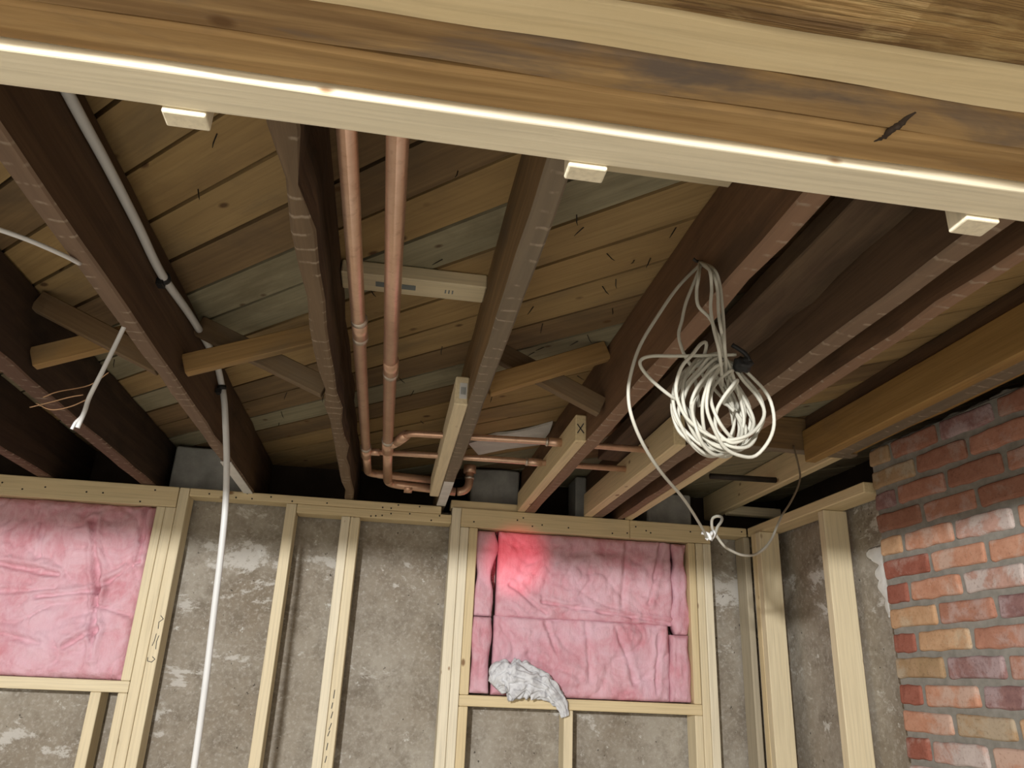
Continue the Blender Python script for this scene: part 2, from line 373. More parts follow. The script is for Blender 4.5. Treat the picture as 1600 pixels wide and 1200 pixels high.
# timber ledger high on the side between the coil joist and its neighbour
tag(lumber('ledger', (.688, .797), (YN, 2.6), (.752, .795), 'ledger_dark', 'Y', cuts=26, jit=.005), 'rough brown ledger strip high in the dark gap right of the coil joist', 'ledger')
tag(lumber('pine_sister_joist', (.1175, .1525), (1.85, 2.93), (.6495, .727), 'pine', 'Y'), 'new pine sister board with a barcode sticker on its end, beside the grey joist', 'lumber')
tag(lumber('pine_sister_joist', (.484, .5165), (2.07, 3.10), (.6495, .73), 'pine2', 'Y'), 'new pine sister board with a black X marked on its end', 'lumber')
tag(lumber('pine_sister_joist', (.763, .7995), (2.03, 3.10), (.6495, .745), 'pine2', 'Y'), 'new pine sister board under the left of the cable coil, without marks', 'lumber')
tag(lumber('pine_sister_joist', (.9375, .970), (2.10, 3.10), (.6495, .735), 'pine2', 'Y'), 'new pine sister board along the narrow joist, right of the cable coil bottom', 'lumber')
# trimmed opening beside the brick pier
joist(1.425, 1.462, 'pine2', 'new wide pine joist beyond the brown header, nearest the brick', 2.295, 3.44, .745, .0, 'pine_joist')
tag(lumber('header_joist', (.94, 1.475), (2.25, 2.292), (.738, ZS - .002), 'joist_grey', 'X', cuts=6, jit=.002), 'short brown header board ending against the brick pier, over the cable tail', 'header')
tag(lumber('ledger', (1.283, 1.32), (YN, 2.248), (.70, .806), 'golden', 'Y', cuts=12, jit=.002), 'golden brown board face running above the brick pier', 'board')
tag(lumber('ledger', (1.297, 1.33), (YN, 2.248), (.8065, ZS - .001), 'joist', 'Y', cuts=12, jit=.002), 'thin dark board above the golden one over the brick pier', 'board')
tag(lumber('ledger', (1.335, 1.425), (YN, 2.235), (.728, .76), 'joist_grey', 'Y', cuts=12, jit=.003), 'grey brown underside board between golden board and brick pier', 'board')
tag(lumber('ledger', (1.427, 1.462), (YN, 2.235), (.742, .78), 'golden', 'Y', cuts=14, jit=.004), 'light edged strip lying directly along the top of the brick pier', 'board')
tag(lumber('pine_block', (1.45, 1.70), (3.22, 3.26), (.735, .775), 'pine', 'X'), 'short pale wood block in the dark corner above the wall plates', 'block')

# ---- cross bridging between joists
def bridge(a, b, mat, label, h=.052, wd=.028):
    tag(slant('bridging_strap', a, b, wd, h, (0, 0, 1), mat), label, 'bridging')
bridge((-.551, 1.875, .695), (-.211, 1.875, .828), 'brace', 'golden diagonal bridging strap rising from the white pipe joist to the barky joist')
bridge((-.551, 1.93, .828), (-.211, 1.93, .69), 'brace_dark', 'dull diagonal bridging strap behind the golden strap near the barky joist')
bridge((.197, 1.835, .70), (.511, 1.835, .832), 'brace', 'brown diagonal bridging strap rising toward the coil joist')
bridge((.197, 1.885, .832), (.511, 1.885, .69), 'brace_dark', 'grey diagonal bridging strap falling toward the coil joist above the X-marked board')
bridge((-.92, 1.925, .695), (-.602, 1.925, .828), 'brace', 'golden diagonal bridging strap at the left by the hanging cable stub')
bridge((-.92, 1.875, .828), (-.602, 1.875, .69), 'brace_dark', 'dull diagonal bridging strap crossing above the hanging cable stub')

# ---- new pine blocking
blk = empty('blocking', (0, 1.54, .8), 'new pine blocking with printed marks, behind the two copper pipes', 'blocking')
lumber('board', (-.170, .152), (1.535, 1.612), (.82, ZS - .001), 'pine', 'X', blk)
for x0, x1 in ((-.088, -.066), (-.03, -.012)):
    stroke('grade_stamp', [(x0, 1.572, .8197), (x1, 1.572, .8197)], .022, 'greyprint', blk, (0, 0, -1))
for q in range(3):
    stroke('grade_stamp', [(.062 + q * .008, 1.566, .8197), (.062 + q * .008, 1.58, .8197)], .003, 'greyprint', blk, (0, 0, -1))
tag(lumber('blocking', (.195, .515), (.985, 1.062), (.812, ZS - .001), 'pine', 'X'), 'pale blocking board tucked behind the front beam, left of the coil joist', 'blocking')

# ------------------------------------------------------------------ the built-up beam in front
beam = empty('built_up_beam', (-.3, .48, .47), 'wide built-up beam of old brown and new pale plies across the top', 'beam')
XB = (-2.68, 1.58)
def ply(x, y, z, mat, jit, label, wav=0.0):
    o = lumber('ply', x, y, z, mat, 'X', beam, bevel=.004, cuts=120, jit=jit); o['label'] = label
    return o
ply(XB, (.5100, .5534), (.4735, ZJ - .003), 'brown', .0012, 'brown old ply')
ply(XB, (.4663, .5096), (.4745, ZJ - .003), 'brown2', .0014, 'stained brown ply')
ply(XB, (.4203, .4660), (.4725, ZJ - .003), 'pine2', .0032, 'pale new ply with a wavy edge')
ply(XB, (.345, .4199), (.4715, ZJ - .003), 'rough', .0035, 'rough fibrous brown ply')
strip = lumber('bottom_strip', XB, (.5538, .6013), (.4662, .56), 'pine_pale', 'X', beam, bevel=.003, cuts=40, jit=.0006, segs=3); strip['label'] = 'smooth pale strip along the far bottom edge'
lumber('inner_ply', XB, (.5538, .6005), (.561, ZJ - .003), 'brown', 'X', beam, bevel=.002)
jx = [-2.68, -1.35, -1.297, -.98, -.925, -.597, -.557, -.207, -.172, .153, .192, .517, .558, .8, .845, .905, .937, 1.28]
for k in range(0, len(jx), 2):
    lumber('filler_block', (jx[k] + .004, jx[k + 1] - .004), (.43, .47), (ZJ - .002, ZS - .002), 'brown', 'X', beam, bevel=.001)  # unseen blocks added between joists to stop bulb light leaking over the beam
# gouged knot in the brown plies
gp = catmull([(.398, .5245, .4745), (.403, .516, .4740), (.4035, .507, .4738), (.407, .498, .4740), (.4075, .491, .4748), (.411, .483, .4750)], 5)
mesh_obj('gouge', tube_bm(gp, [.0008 + .0026 * math.sin(math.pi * (i + .5) / len(gp)) ** .7 * (1 + .7 * noise.noise(Vector((i * .9, 2, 5)))) for i in range(len(gp))], 8), M['rim'], beam, smooth=True)['label'] = 'dark gouged knot'
def cleat(x0, x1, y0, y1, label):
    c = lumber('cleat_block', (x0, x1), (y0, y1), (.4625, .56), 'pine_pale', 'Z', bevel=.002, segs=2)
    tag(c, label, 'block')
cleat(-.2416, -.2025, .6018, .6235, 'small pale block behind the beam at left, near the white pipe')
cleat(.131, .1695, .6018, .6245, 'small pale block behind the beam at the top of the grey joist')
cleat(.549, .587, .6018, .6305, 'small pale block behind the beam at the right edge of the picture')

# ------------------------------------------------------------------ far stud wall
YW = (3.09, 3.179)
def stud(x0, x1, z0, z1, mat, label, cat='stud', y=YW, name='wall_stud'):
    return tag(lumber(name, (x0, x1), y, (z0, z1), mat, 'Z', bevel=.0035, segs=2), label, cat)
def rail(x0, x1, z0, z1, mat, label, cat, name, y=YW):
    return tag(lumber(name, (x0, x1), y, (z0, z1), mat, 'X', bevel=.0035, segs=2), label, cat)
ZF = -1.6
rail(-2.2, -.833, .570, .648, 'pine2', 'pine header across the top of the left pink window', 'header', 'window_header')
kl = stud(-.8305, -.794, ZF, .648, 'pine', 'king stud with pen marks at the right of the left pink window')
stud(-.869, -.8315, ZF, .5695, 'pine', 'middle trimmer stud beside the pen-marked king stud of the left window')
stud(-.902, -.870, -.050, .5695, 'pine', 'short upper trimmer directly touching the left pink insulation')
stud(-.902, -.870, ZF, -.090, 'pine', 'lower trimmer under the right end of the left window sill')
rail(-2.2, -.870, -.0895, -.0505, 'pine', 'pine sill under the left pink insulation', 'sill', 'window_sill')
stud(-.993, -.957, ZF, -.090, 'pine', 'cripple stud below the left window sill')
rail(-.793, .176, .617, .648, 'pine2', 'upper top plate between the two windows, ending at a gap', 'plate', 'top_plate')
rail(-.386, .2185, .582, .6165, 'pine2', 'lower top plate over the single stud and the double stud', 'plate', 'top_plate')
stud(-.427, -.3875, ZF, .6165, 'pine', 'single stud right of the hanging white pipe')
s2 = stud(-.212, -.1775, ZF, .5815, 'pine_pale', 'left half of the double stud between the windows')
s3 = stud(-.1765, -.140, ZF, .5815, 'pine', 'right half of the double stud between the windows, with pen dashes')
stud(.2195, .2565, ZF, .648, 'pine_pale', 'king stud at the left of the right pink window, reaching highest')
stud(.2575, .2915, ZF, .5715, 'pine_pale', 'middle trimmer at the left of the right pink window')
stud(.2925, .327, -.050, .5715, 'pine2', 'upper trimmer touching the left edge of the right pink insulation')
stud(.2925, .327, ZF, -.090, 'pine2', 'lower trimmer under the left end of the rag sill')
rail(.2575, .957, .5725, .648, 'pine2', 'long header piece above the red-lit pink insulation', 'header', 'window_header')
rail(.958, 1.305, .5725, .648, 'pine2', 'short right header piece above the right pink window', 'header', 'window_header')
rail(1.306, 1.468, .612, .648, 'pine2', 'short top plate end in the room corner', 'plate', 'top_plate')
rail(.214, .492, .6485, .682, 'pine2', 'loose plate piece on the header between two sister boards', 'plate', 'top_plate', (3.11, 3.18))
rail(.2925, 1.238, -.0895, -.0505, 'pine2', 'pine sill under the right pink insulation, carrying the rag', 'sill', 'window_sill')
stud(.691, .726, ZF, -.090, 'pine', 'cripple stud below the rag on the right sill')
stud(1.206, 1.236, -.050, .5715, 'pine2', 'upper trimmer touching the right edge of the right pink insulation')
stud(1.206, 1.238, ZF, -.090, 'pine', 'lower trimmer under the right end of the rag sill')
stud(1.239, 1.270, ZF, .5715, 'pine', 'middle trimmer at the right of the right pink window')
stud(1.271, 1.305, ZF, .5715, 'pine_pale', 'bright outer stud at the right of the right pink window')
stud(1.452, 1.4785, ZF, .611, 'pine_grey', 'grey end stud of the far wall in the corner')
# right hand wall
tag(lumber('top_plate', (1.470, 1.56), (2.235, 3.088), (.612, .648), 'pine2', 'Y', bevel=.003), 'top plate of the side wall running from the corner to the brick pier', 'plate')
stud(1.456, 1.538, ZF, .611, 'pine', 'near corner stud of the side wall, showing its wide face', y=(2.95, 2.989))
stud(1.456, 1.538, ZF, .611, 'pine2', 'second corner stud of the side wall, tight behind the near one', y=(2.99, 3.03))
stud(1.478, 1.567, ZF, .611, 'pine', 'wide faced stud standing between the corner and the brick pier', y=(2.50, 2.539))
# pen marks
PN = (0, -1, 0)
for pts in ([(-.81, 3.0895, .174), (-.799, 3.0895, .163), (-.812, 3.0895, .151), (-.81, 3.0895, .129)],
            [(-.813, 3.0895, .111), (-.815, 3.0895, .087), (-.819, 3.0895, .07)],
            [(-.803, 3.0895, .105), (-.807, 3.0895, .085), (-.805, 3.0895, .059)],
            [(-.826, 3.0895, .03), (-.825, 3.0895, .018), (-.81, 3.0895, .015), (-.801, 3.0895, .025), (-.811, 3.0895, .033)]):
    stroke('pen_mark', pts, .0022, 'ink', kl, PN)
for a, b in (((-.162, -.052), (-.163, -.08)), ((-.164, -.095), (-.166, -.114)), ((-.16, -.125), (-.164, -.146)), ((-.16, -.163), (-.166, -.184)), ((-.163, -.188), (-.168, -.205)), ((-.165, -.228), (-.167, -.25)), ((-.164, -.27), (-.167, -.29))):
    stroke('pen_mark', [(a[0], 3.0895, a[1]), (b[0], 3.0895, b[1])], .0028, 'ink', s3, PN)
for nm in bpy.data.objects.keys():
    o = bpy.data.objects[nm]
    if o.get('label', '').startswith('new pine sister board with a barcode'):
        stroke('sticker', [(.1385, 1.8496, .703), (.1385, 1.8496, .672)], .019, 'sticker', o, PN)
        for q in range(4): stroke('barcode_bar', [(.1335 + q * .0033, 1.8489, .697), (.1335 + q * .0033, 1.8489, .678)], .0017, 'greyprint', o, PN)
    if o.get('label', '').startswith('new pine sister board with a black X'):
        stroke('pen_mark', [(.489, 2.0696, .700), (.508, 2.0696, .675)], .003, 'ink', o, PN)
        stroke('pen_mark', [(.507, 2.0696, .703), (.490, 2.0696, .674)], .003, 'ink', o, PN)

# nail heads in plates and headers
hb = tube_bm([(0, 0, 0), (0, -.0012, 0)], .0034, 8); hm = bpy.data.meshes.new('nail_head'); hb.to_mesh(hm); hb.free(); hm.materials.append(M['iron'])
rh = random.Random(4)
for o in list(bpy.data.objects):
    if o.name.split('.')[0] in ('window_header', 'top_plate') and o.get('category') in ('header', 'plate') and abs(o.location.y - 3.1345) < .002:
        L_ = o.dimensions.x; H_ = o.dimensions.z; x0 = max(o.location.x - L_ / 2, -1.5); x1 = o.location.x + L_ / 2
        for k in range(int((x1 - x0) / .085)):
            n = bpy.data.objects.new('nail_head', hm); COL.objects.link(n)
            n.matrix_world = Matrix.Translation((rh.uniform(x0 + .01, x1 - .01), 3.0902, o.location.z + rh.uniform(-.38, .38) * H_))
            n.parent = o; n.matrix_parent_inverse = o.matrix_world.inverted()
# mortar infill in the joist pockets
def infill(x0, x1, z0, z1, label, y=3.20, mat='infill'):
    tag(lumber('mortar_infill', (x0, x1), (y, y + .15), (z0, z1), mat, 'X', cuts=8, jit=.005, bevel=.006), label, 'infill')
infill(-.905, -.61, .64, .84, 'grey mortar infill in the pocket left of the white pipe joist')
infill(.30, .505, .64, .845, 'grey mortar infill in the pocket behind the copper pipes')
infill(.752, .80, .64, .845, 'narrow grey mortar infill left of the lath-lined joist')
infill(1.07, 1.27, .64, .80, 'grey mortar infill behind the cable, right of the narrow joist')
# painted ends of old joists and the plaster sheet
tag(lumber('whitewash_patch', (-.595, -.559), (2.62, 3.09), (.642, .6465), 'plaster', 'Y', bevel=.001), 'white plaster coat under the far end of the white pipe joist', 'plaster')
tag(lumber('whitewash_patch', (.155, .190), (2.68, 3.085), (.6485, .6515), 'plaster', 'Y', bevel=.001), 'white plaster coat under the far end of the grey joist', 'plaster')
bm = bmesh.new()
ol = [(.245, 2.83), (.33, 2.70), (.40, 2.655), (.445, 2.60), (.505, 2.51), (.512, 2.60), (.512, 2.78), (.40, 2.87), (.30, 2.97)]
lo = [bm.verts.new((x, y, .842 + .004 * math.sin(x * 40 + y * 23))) for x, y in ol]; hi = [bm.verts.new((x, y, .853)) for x, y in ol]
bm.faces.new(list(reversed(lo))); bm.faces.new(hi)
for k in range(len(ol)): bm.faces.new((lo[k], lo[(k + 1) % len(ol)], hi[(k + 1) % len(ol)], hi[k]))
bmesh.ops.recalc_face_normals(bm, faces=bm.faces)
tag(mesh_obj('plaster_scrap', bm, M['plaster']), 'torn white plaster scrap stuck under the floorboards above the copper branch pipes', 'plaster')

# ------------------------------------------------------------------ brick pier on the right
t3 = math.radians(3.0); U = Vector((math.sin(t3), -math.cos(t3), 0)); NRM = Vector((-math.cos(t3), -math.sin(t3), 0)); CP = Vector((1.4903, 2.222, 0))
PM = Matrix(((U.x, NRM.x, 0, CP.x), (U.y, NRM.y, 0, CP.y), (0, 0, 1, 0), (0, 0, 0, 1)))  # local x along wall, y out into the room
BL, BH, HDR, MJ, PITCH = .1935, .0545, .094, .016, .0705
ZTOP = .754; NC = 20
pier = lumber('brick_pier', (0.004, 1.9), (-.18, -.008), (-1.6, ZTOP - .003), 'mortar', 'X', bevel=.002)
pier.matrix_world = PM @ pier.matrix_world
tag(pier, 'red and orange brick pier with grey mortar joints at the right', 'brick pier')
def brick_mesh(lx, seed):
    bm = box_bm(lx, .095, BH, 0, cuts=4)
    bmesh.ops.bevel(bm, geom=[e for e in bm.edges if len(e.link_faces) == 2 and e.link_faces[0].normal.dot(e.link_faces[1].normal) < .5], offset=.009, segments=3, affect='EDGES', profile=.5)
    for v in bm.verts: v.co += Vector((noise.noise(v.co * 30 + Vector((seed * 7, 0, 0))), .6 * noise.noise(v.co * 24 + Vector((0, seed * 5, 0))), noise.noise(v.co * 30 + Vector((0, 0, seed * 9))))) * .0042
    me = bpy.data.meshes.new('brick'); bm.normal_update(); bm.to_mesh(me); bm.free(); me.materials.append(None)
    for p in me.polygons: p.use_smooth = False
    return me
SM = [brick_mesh(BL, i) for i in range(5)]; HM = [brick_mesh(HDR, 10 + i) for i in range(3)]
ROWS = {0: 'hkdpd', 1: 'vdkkd', 2: 'hdkdk', 3: 'dkdkd', 4: 'htowok', 5: 'rooko', 6: 'hrowot', 7: 'tkpko', 8: 'hrtkok', 9: 'vpkpo', 10: 'hropko', 11: 'ovtko', 12: 'hrwokt'}
ROWS[0] = 'hvdpdk'; ROWS[2] = 'hpkdkd'
rbk = random.Random(11)
for r in range(NC):
    z = ZTOP - PITCH * r - MJ / 2 - BH / 2
    row = ROWS.get(r)
    if row is None: row = ('h' if r % 2 == 0 else '') + ''.join(rbk.choice('rotkpowv') for _ in range(6))
    hdr = row[0] == 'h'; cols = row[1:] if hdr else row
    x = 0.0; j = 0
    while x < 1.45:
        ln = HDR if (hdr and j == 0) else BL
        c = cols[j] if j < len(cols) else rbk.choice('otkdprw')
        o = bpy.data.objects.new('brick', rbk.choice(HM if ln == HDR else SM)); COL.objects.link(o)
        o.material_slots[0].link = 'OBJECT'; o.material_slots[0].material = BR[c]
        mw = PM @ Matrix.Translation((x + ln / 2 + rbk.uniform(-.002, .002), -.0475 + rbk.uniform(-.002, .002), z + rbk.uniform(-.0015, .0015))) @ Matrix.Rotation(rbk.uniform(-.014, .014), 4, 'Y')
        o.matrix_world = mw; o.parent = pier; o.matrix_parent_inverse = pier.matrix_world.inverted()
        x += ln + MJ; j += 1
# bits of old mortar on top of the pier and parging at its inner corner
def lump(name, c, s, mat, parent, seed):
    bm = bmesh.new(); bmesh.ops.create_icosphere(bm, subdivisions=3, radius=1.0)
    for v in bm.verts:
        q = v.co.copy(); v.co = Vector((q.x * s[0], q.y * s[1], q.z * s[2])) * (1 + .45 * noise.noise(q * 1.7 + Vector((seed, seed * 2, 0))))
    return mesh_obj(name, bm, M[mat], parent, Matrix.Translation(c), smooth=True)
for k in range(9):
    p = CP + U * (.06 + k * .095) - NRM * .03
    lump('mortar_crumb', (p.x + random.uniform(-.004, .012), p.y, ZTOP + .002), (.014, .05, .011), 'mortar', pier, k)
bm = bmesh.new(); bmesh.ops.create_grid(bm, x_segments=16, y_segments=40, size=.5)
for v in bm.verts:
    a, b = v.co.x + .5, v.co.y + .5
    wd = .10 * (.55 + .7 * noise.noise(Vector((b * 6, 3, 1)))) + .03
    v.co = Vector((1.5845 - .003 * (1 - abs(2 * a - 1)) - .001 * noise.noise(Vector((a * 4, b * 9, 0))), 2.335 + a * wd * (.35 + .65 * b), .25 + b * .22))
bmesh.ops.solidify(bm, geom=bm.faces[:], thickness=.008)
tag(mesh_obj('parging_patch', bm, M['plaster'], smooth=True), 'white plaster smear on the concrete beside the brick pier edge', 'plaster')

# ------------------------------------------------------------------ pink insulation
def batt(name, x0, x1, z0, z1, y, thick, label, seed, amp=.02, folds=(), mat='pink', rnd=.02, edge=.0):
    nx = max(10, int((x1 - x0) / .0065)); nz = max(10, int((z1 - z0) / .0065)); bm = bmesh.new(); V = []
    cx, cz = (x0 + x1) / 2, (z0 + z1) / 2
    for j in range(nz + 1):
        row = []
        for i in range(nx + 1):
            a, b = i / nx, j / nz; x = x0 + (x1 - x0) * a; z = z0 + (z1 - z0) * b
            q = Vector((x * 5 + seed * 3, z * 5, seed))
            d = amp * (noise.noise(q) + .5 * noise.noise(q * 2.6) + .3 * noise.noise(q * 6.5))
            w2 = q + Vector((noise.noise(q * .9), 0, noise.noise(q * .9 + Vector((7, 0, 0))))) * .8
            for fq, am in ((1.1, .55), (2.3, .4), (4.6, .22)):
                d -= amp * am * max(0, 1 - abs(noise.noise(w2 * fq + Vector((3, seed, 1)))) * 9) ** 1.5
            # rounded border
            e = min(a * (x1 - x0), (1 - a) * (x1 - x0), b * (z1 - z0), (1 - b) * (z1 - z0))
            d -= rnd * max(0, 1 - e / (rnd * 1.3)) ** 2
            for (fx0, fz0, fx1, fz1, dep, wd) in folds:
                wd *= .7
                p = Vector((x, z)); A = Vector((fx0, fz0)); B = Vector((fx1, fz1)); t = max(0, min(1, (p - A).dot(B - A) / (B - A).length_squared))
                wob = .012 * noise.noise(Vector((x * 14, z * 14, seed + 5)))
                dist = abs((p - (A + (B - A) * t)).length + wob)
                d -= dep * math.exp(-(dist / wd) ** 2) - dep * .45 * math.exp(-((dist - wd * 2.4) / (wd * 1.3)) ** 2)
            ex = edge * noise.noise(Vector((z * 9, seed, 2))) * (1 if a > .5 else -1) * max(0, abs(2 * a - 1) - .5) * 2
            row.append(bm.verts.new((x + ex - cx, -d, z - cz)))
        V.append(row)
    for j in range(nz):
        for i in range(nx): bm.faces.new((V[j][i], V[j][i + 1], V[j + 1][i + 1], V[j + 1][i]))
    # back and sides
    bk = {}
    rim = [V[0][i] for i in range(nx)] + [V[j][nx] for j in range(nz)] + [V[nz][i] for i in range(nx, 0, -1)] + [V[j][0] for j in range(nz, 0, -1)]
    back = [bm.verts.new((v.co.x, thick, v.co.z)) for v in rim]; n = len(rim)
    for k in range(n): bm.faces.new((rim[k], back[k], back[(k + 1) % n], rim[(k + 1) % n]))
    bm.faces.new(list(reversed(back)))
    bmesh.ops.recalc_face_normals(bm, faces=bm.faces)
    return tag(mesh_obj(name, bm, M[mat], None, Matrix.Translation((cx, y, cz)), smooth=True), label, 'insulation')
FL = [(-1.12, .50, -1.05, .25, .022, .012), (-1.05, .25, -1.02, .02, .026, .010), (-1.05, .25, -1.25, .22, .016, .010), (-1.05, .26, -.93, .36, .014, .010), (-1.05, .2, -.93, .17, .016, .009), (-1.02, .12, -1.12, .05, .014, .010),
      (-1.45, .33, -1.2, .30, .02, .012), (-1.45, .22, -1.2, .25, .012, .010), (-.94, .56, -.93, .36, .018, .008), (-1.3, .52, -1.28, .36, .012, .010), (-1.4, .1, -1.2, .06, .012, .012)]
batt('insulation_batt', -1.75, -.904, -.049, .5685, 3.105, .08, 'crumpled pink insulation batt filling the left window', 1, .016, FL)
FR = [(.47, .36, .62, .26, .012, .010), (.60, .30, 1.16, .245, .014, .008), (.95, .55, .93, .3, .008, .012), (1.10, .56, 1.04, .32, .014, .010), (.7, .5, .9, .52, .008, .02)]
batt('insulation_batt', .418, 1.142, .238, .569, 3.112, .075, 'upper pink insulation batt lit by a red spot in the right window', 2, .013, FR, rnd=.012)
FR2 = [(1.08, .2, 1.06, -.02, .012, .009), (.9, .22, .98, .02, .012, .012), (.78, .22, .80, .02, .008, .012), (.62, .22, .66, .12, .010, .010), (.55, .1, .75, .03, .008, .014)]
batt('insulation_batt', .414, 1.120, -.047, .242, 3.108, .075, 'lower pink insulation batt behind the rag in the right window', 3, .013, FR2, rnd=.012)
batt('insulation_strip', .329, .402, .236, .566, 3.106, .07, 'upper narrow pink strip at the left of the right window, above a cut', 4, .007, [], 'pink2', .012, .03)
batt('insulation_strip', .331, .400, -.043, .232, 3.092, .07, 'lower narrow pink strip at the left of the right window, beside the rag', 5, .006, [(.365, .2, .36, -.03, .004, .006)], 'pink2', .012, .02)
batt('insulation_strip', 1.144, 1.204, .205, .566, 3.105, .07, 'upper narrow pink strip at the right of the right window', 6, .009, [], 'pink2', .014, .02)
batt('insulation_strip', 1.122, 1.203, -.046, .203, 3.100, .07, 'lower narrow pink strip at the right of the right window', 7, .008, [(1.15, .2, 1.14, -.04, .006, .006), (1.175, .2, 1.17, -.04, .005, .006)], 'pink2', .016, .01)

# ------------------------------------------------------------------ rag on the sill
sp = catmull([(.424, 3.062, -.022), (.445, 3.05, .002), (.475, 3.045, .008), (.52, 3.045, .008), (.565, 3.048, .004), (.610, 3.055, -.014), (.648, 3.062, -.042), (.676, 3.066, -.072), (.690, 3.070, -.112)], 10)
hw = catmull([(.024, 0, 0), (.050, 0, 0), (.058, 0, 0), (.052, 0, 0), (.043, 0, 0), (.036, 0, 0), (.027, 0, 0), (.019, 0, 0), (.011, 0, 0)], 10)
bm = bmesh.new(); rings = []; K = 96
for i, p in enumerate(sp):
    T = (sp[min(i + 1, len(sp) - 1)] - sp[max(i - 1, 0)]).normalized(); sd = Vector((0, -1, 0)); up = T.cross(sd).normalized() * -1; h = hw[i].x
    ring = []
    for k in range(K):
        a = 2 * math.pi * k / K
        w1 = noise.noise(Vector((math.cos(a) * 1.3, math.sin(a) * 1.3, i * .07))); w2 = noise.noise(Vector((math.cos(a) * 2.6 + 5, math.sin(a) * 2.6, i * .16)))
        f = 1 + .34 * (abs(math.sin(4.5 * a + 2.2 * w1 + i * .05)) ** .6 - .55) + .20 * (abs(math.sin(9 * a - i * .06 + 3 * w2)) ** .7 - .5) + .32 * w1 + .22 * w2
        f *= 1 + .10 * math.sin(i * .55 + 5 * w1)
        ring.append(bm.verts.new(p + up * math.sin(a) * h * f + sd * math.cos(a) * min(h * .75, .034) * f))
    rings.append(ring)
for i in range(len(rings) - 1):
    for k in range(K): bm.faces.new((rings[i][k], rings[i][(k + 1) % K], rings[i + 1][(k + 1) % K], rings[i + 1][k]))
bm.faces.new(rings[0]); bm.faces.new(list(reversed(rings[-1])))
bmesh.ops.recalc_face_normals(bm, faces=bm.faces)
tag(mesh_obj('rag', bm, M['rag'], smooth=True), 'crumpled grey-white rag draped over the right window sill', 'rag')

# ------------------------------------------------------------------ copper pipes
def pipe_thing(label, runs, fits, r):
    e = empty('copper_pipe', runs[0][1], label, 'pipe')
    for pts in runs:
        thin = max(p[0] for p in pts) > .28
        mesh_obj('pipe_run', tube_bm(pts, rb_ if thin else r, 16), M['copper'], e, smooth=True)
    for a, b, rr, mt in fits: mesh_obj('fitting', tube_bm([a, b], rr, 16), M[mt], e, smooth=True)
    return e
def elbow(p, a, b, R, n=7):
    """points of a rounded corner at p coming from a going to b"""
    p, a, b = Vector(p), Vector(a), Vector(b); u = (a - p).normalized(); v = (b - p).normalized(); out = []
    s, t = p + u * R, p + v * R
    for k in range(n + 1):
        q = k / n; out.append((1 - q) ** 2 * s + 2 * q * (1 - q) * p + q * q * t)
    return out
ZP = .70; r1, r2, rb_ = .0150, .0166, .0102
P1 = Vector((-.116, .10, ZP)); P1b = Vector((-.120, 2.545, ZP)); P1c = Vector((-.121, 2.93, ZP + .02))
P2 = Vector((-.047, .10, ZP)); P2b = Vector((-.049, 2.44, ZP)); P2c = Vector((-.044, 2.985, ZP))
pipe_thing('left copper pipe beside the barky joist, with soldered joint and branch',
    [[P1, P1b], [P1b, Vector((-.121, 2.86, ZP + .012))] , elbow(P1c, P1b, (.2, 2.96, .728), .05) + [Vector((.20, 2.99, .724))],
     [Vector((-.12, 2.545, ZP)), Vector((.30, 2.515, ZP)), Vector((.95, 2.50, ZP))]],
    [((-.116, 1.52, ZP), (-.116, 1.60, ZP), r1 * 1.14, 'copper'), ((-.116, 1.595, ZP), (-.116, 1.612, ZP), r1 * 1.18, 'solder'), ((-.116, 1.508, ZP), (-.116, 1.522, ZP), r1 * 1.18, 'solder'),
     ((-.1195, 2.50, ZP), (-.1205, 2.60, ZP), r1 * 1.15, 'copper'), ((-.1195, 2.487, ZP), (-.1195, 2.502, ZP), r1 * 1.2, 'solder'), ((-.105, 2.545, ZP), (-.075, 2.543, ZP), rb_ * 1.25, 'copper'), ((-.085, 2.9605, .728), (-.06, 2.965, .7275), r1 * 1.12, 'solder'),
     ((.42, 2.512, ZP), (.47, 2.51, ZP), rb_ * 1.3, 'copper'), ((.415, 2.512, ZP), (.422, 2.512, ZP), rb_ * 1.35, 'solder')], r1)
B0 = Vector((-.02, 2.40, ZP)); B1 = Vector((.012, 2.30, ZP))
pipe_thing('right thicker copper pipe ending in an upturned elbow above the top plate',
    [[P2, P2b], [P2b, Vector((-.046, 2.93, ZP))], elbow(P2c, P2b, (.2, 2.99, ZP - .012), .05) + [Vector((.22, 3.0, ZP - .010))],
     elbow((.272, 3.0, ZP - .008), (.1, 3.0, ZP - .01), (.272, 3.0, .85), .045) + [Vector((.272, 3.0, .79))],
     [Vector((-.045, 2.45, ZP)), B0] , elbow(B1, B0, (.2, 2.285, ZP), .03) + [Vector((.46, 2.262, ZP)), Vector((.95, 2.262, ZP))], [B0, B0 + (B1 - B0) * .8]],
    [((-.047, 1.72, ZP), (-.047, 1.80, ZP), r2 * 1.12, 'copper'), ((-.047, 1.795, ZP), (-.047, 1.815, ZP), r2 * 1.16, 'solder'), ((-.049, 2.40, ZP), (-.049, 2.52, ZP), r2 * 1.15, 'copper'), ((-.049, 2.385, ZP), (-.049, 2.402, ZP), r2 * 1.2, 'solder'),
     ((.02, 2.992, ZP - .012), (.05, 2.993, ZP - .012), r2 * 1.12, 'copper'), ((.272, 3.0, .745), (.272, 3.0, .755), r2 * 1.2, 'solder'), ((.272, 3.0, .77), (.272, 3.0, .80), r2 * 1.5, 'copper'),
     ((.44, 2.264, ZP), (.49, 2.262, ZP), rb_ * 1.3, 'copper'), ((.435, 2.264, ZP), (.442, 2.264, ZP), rb_ * 1.38, 'solder')], r2)
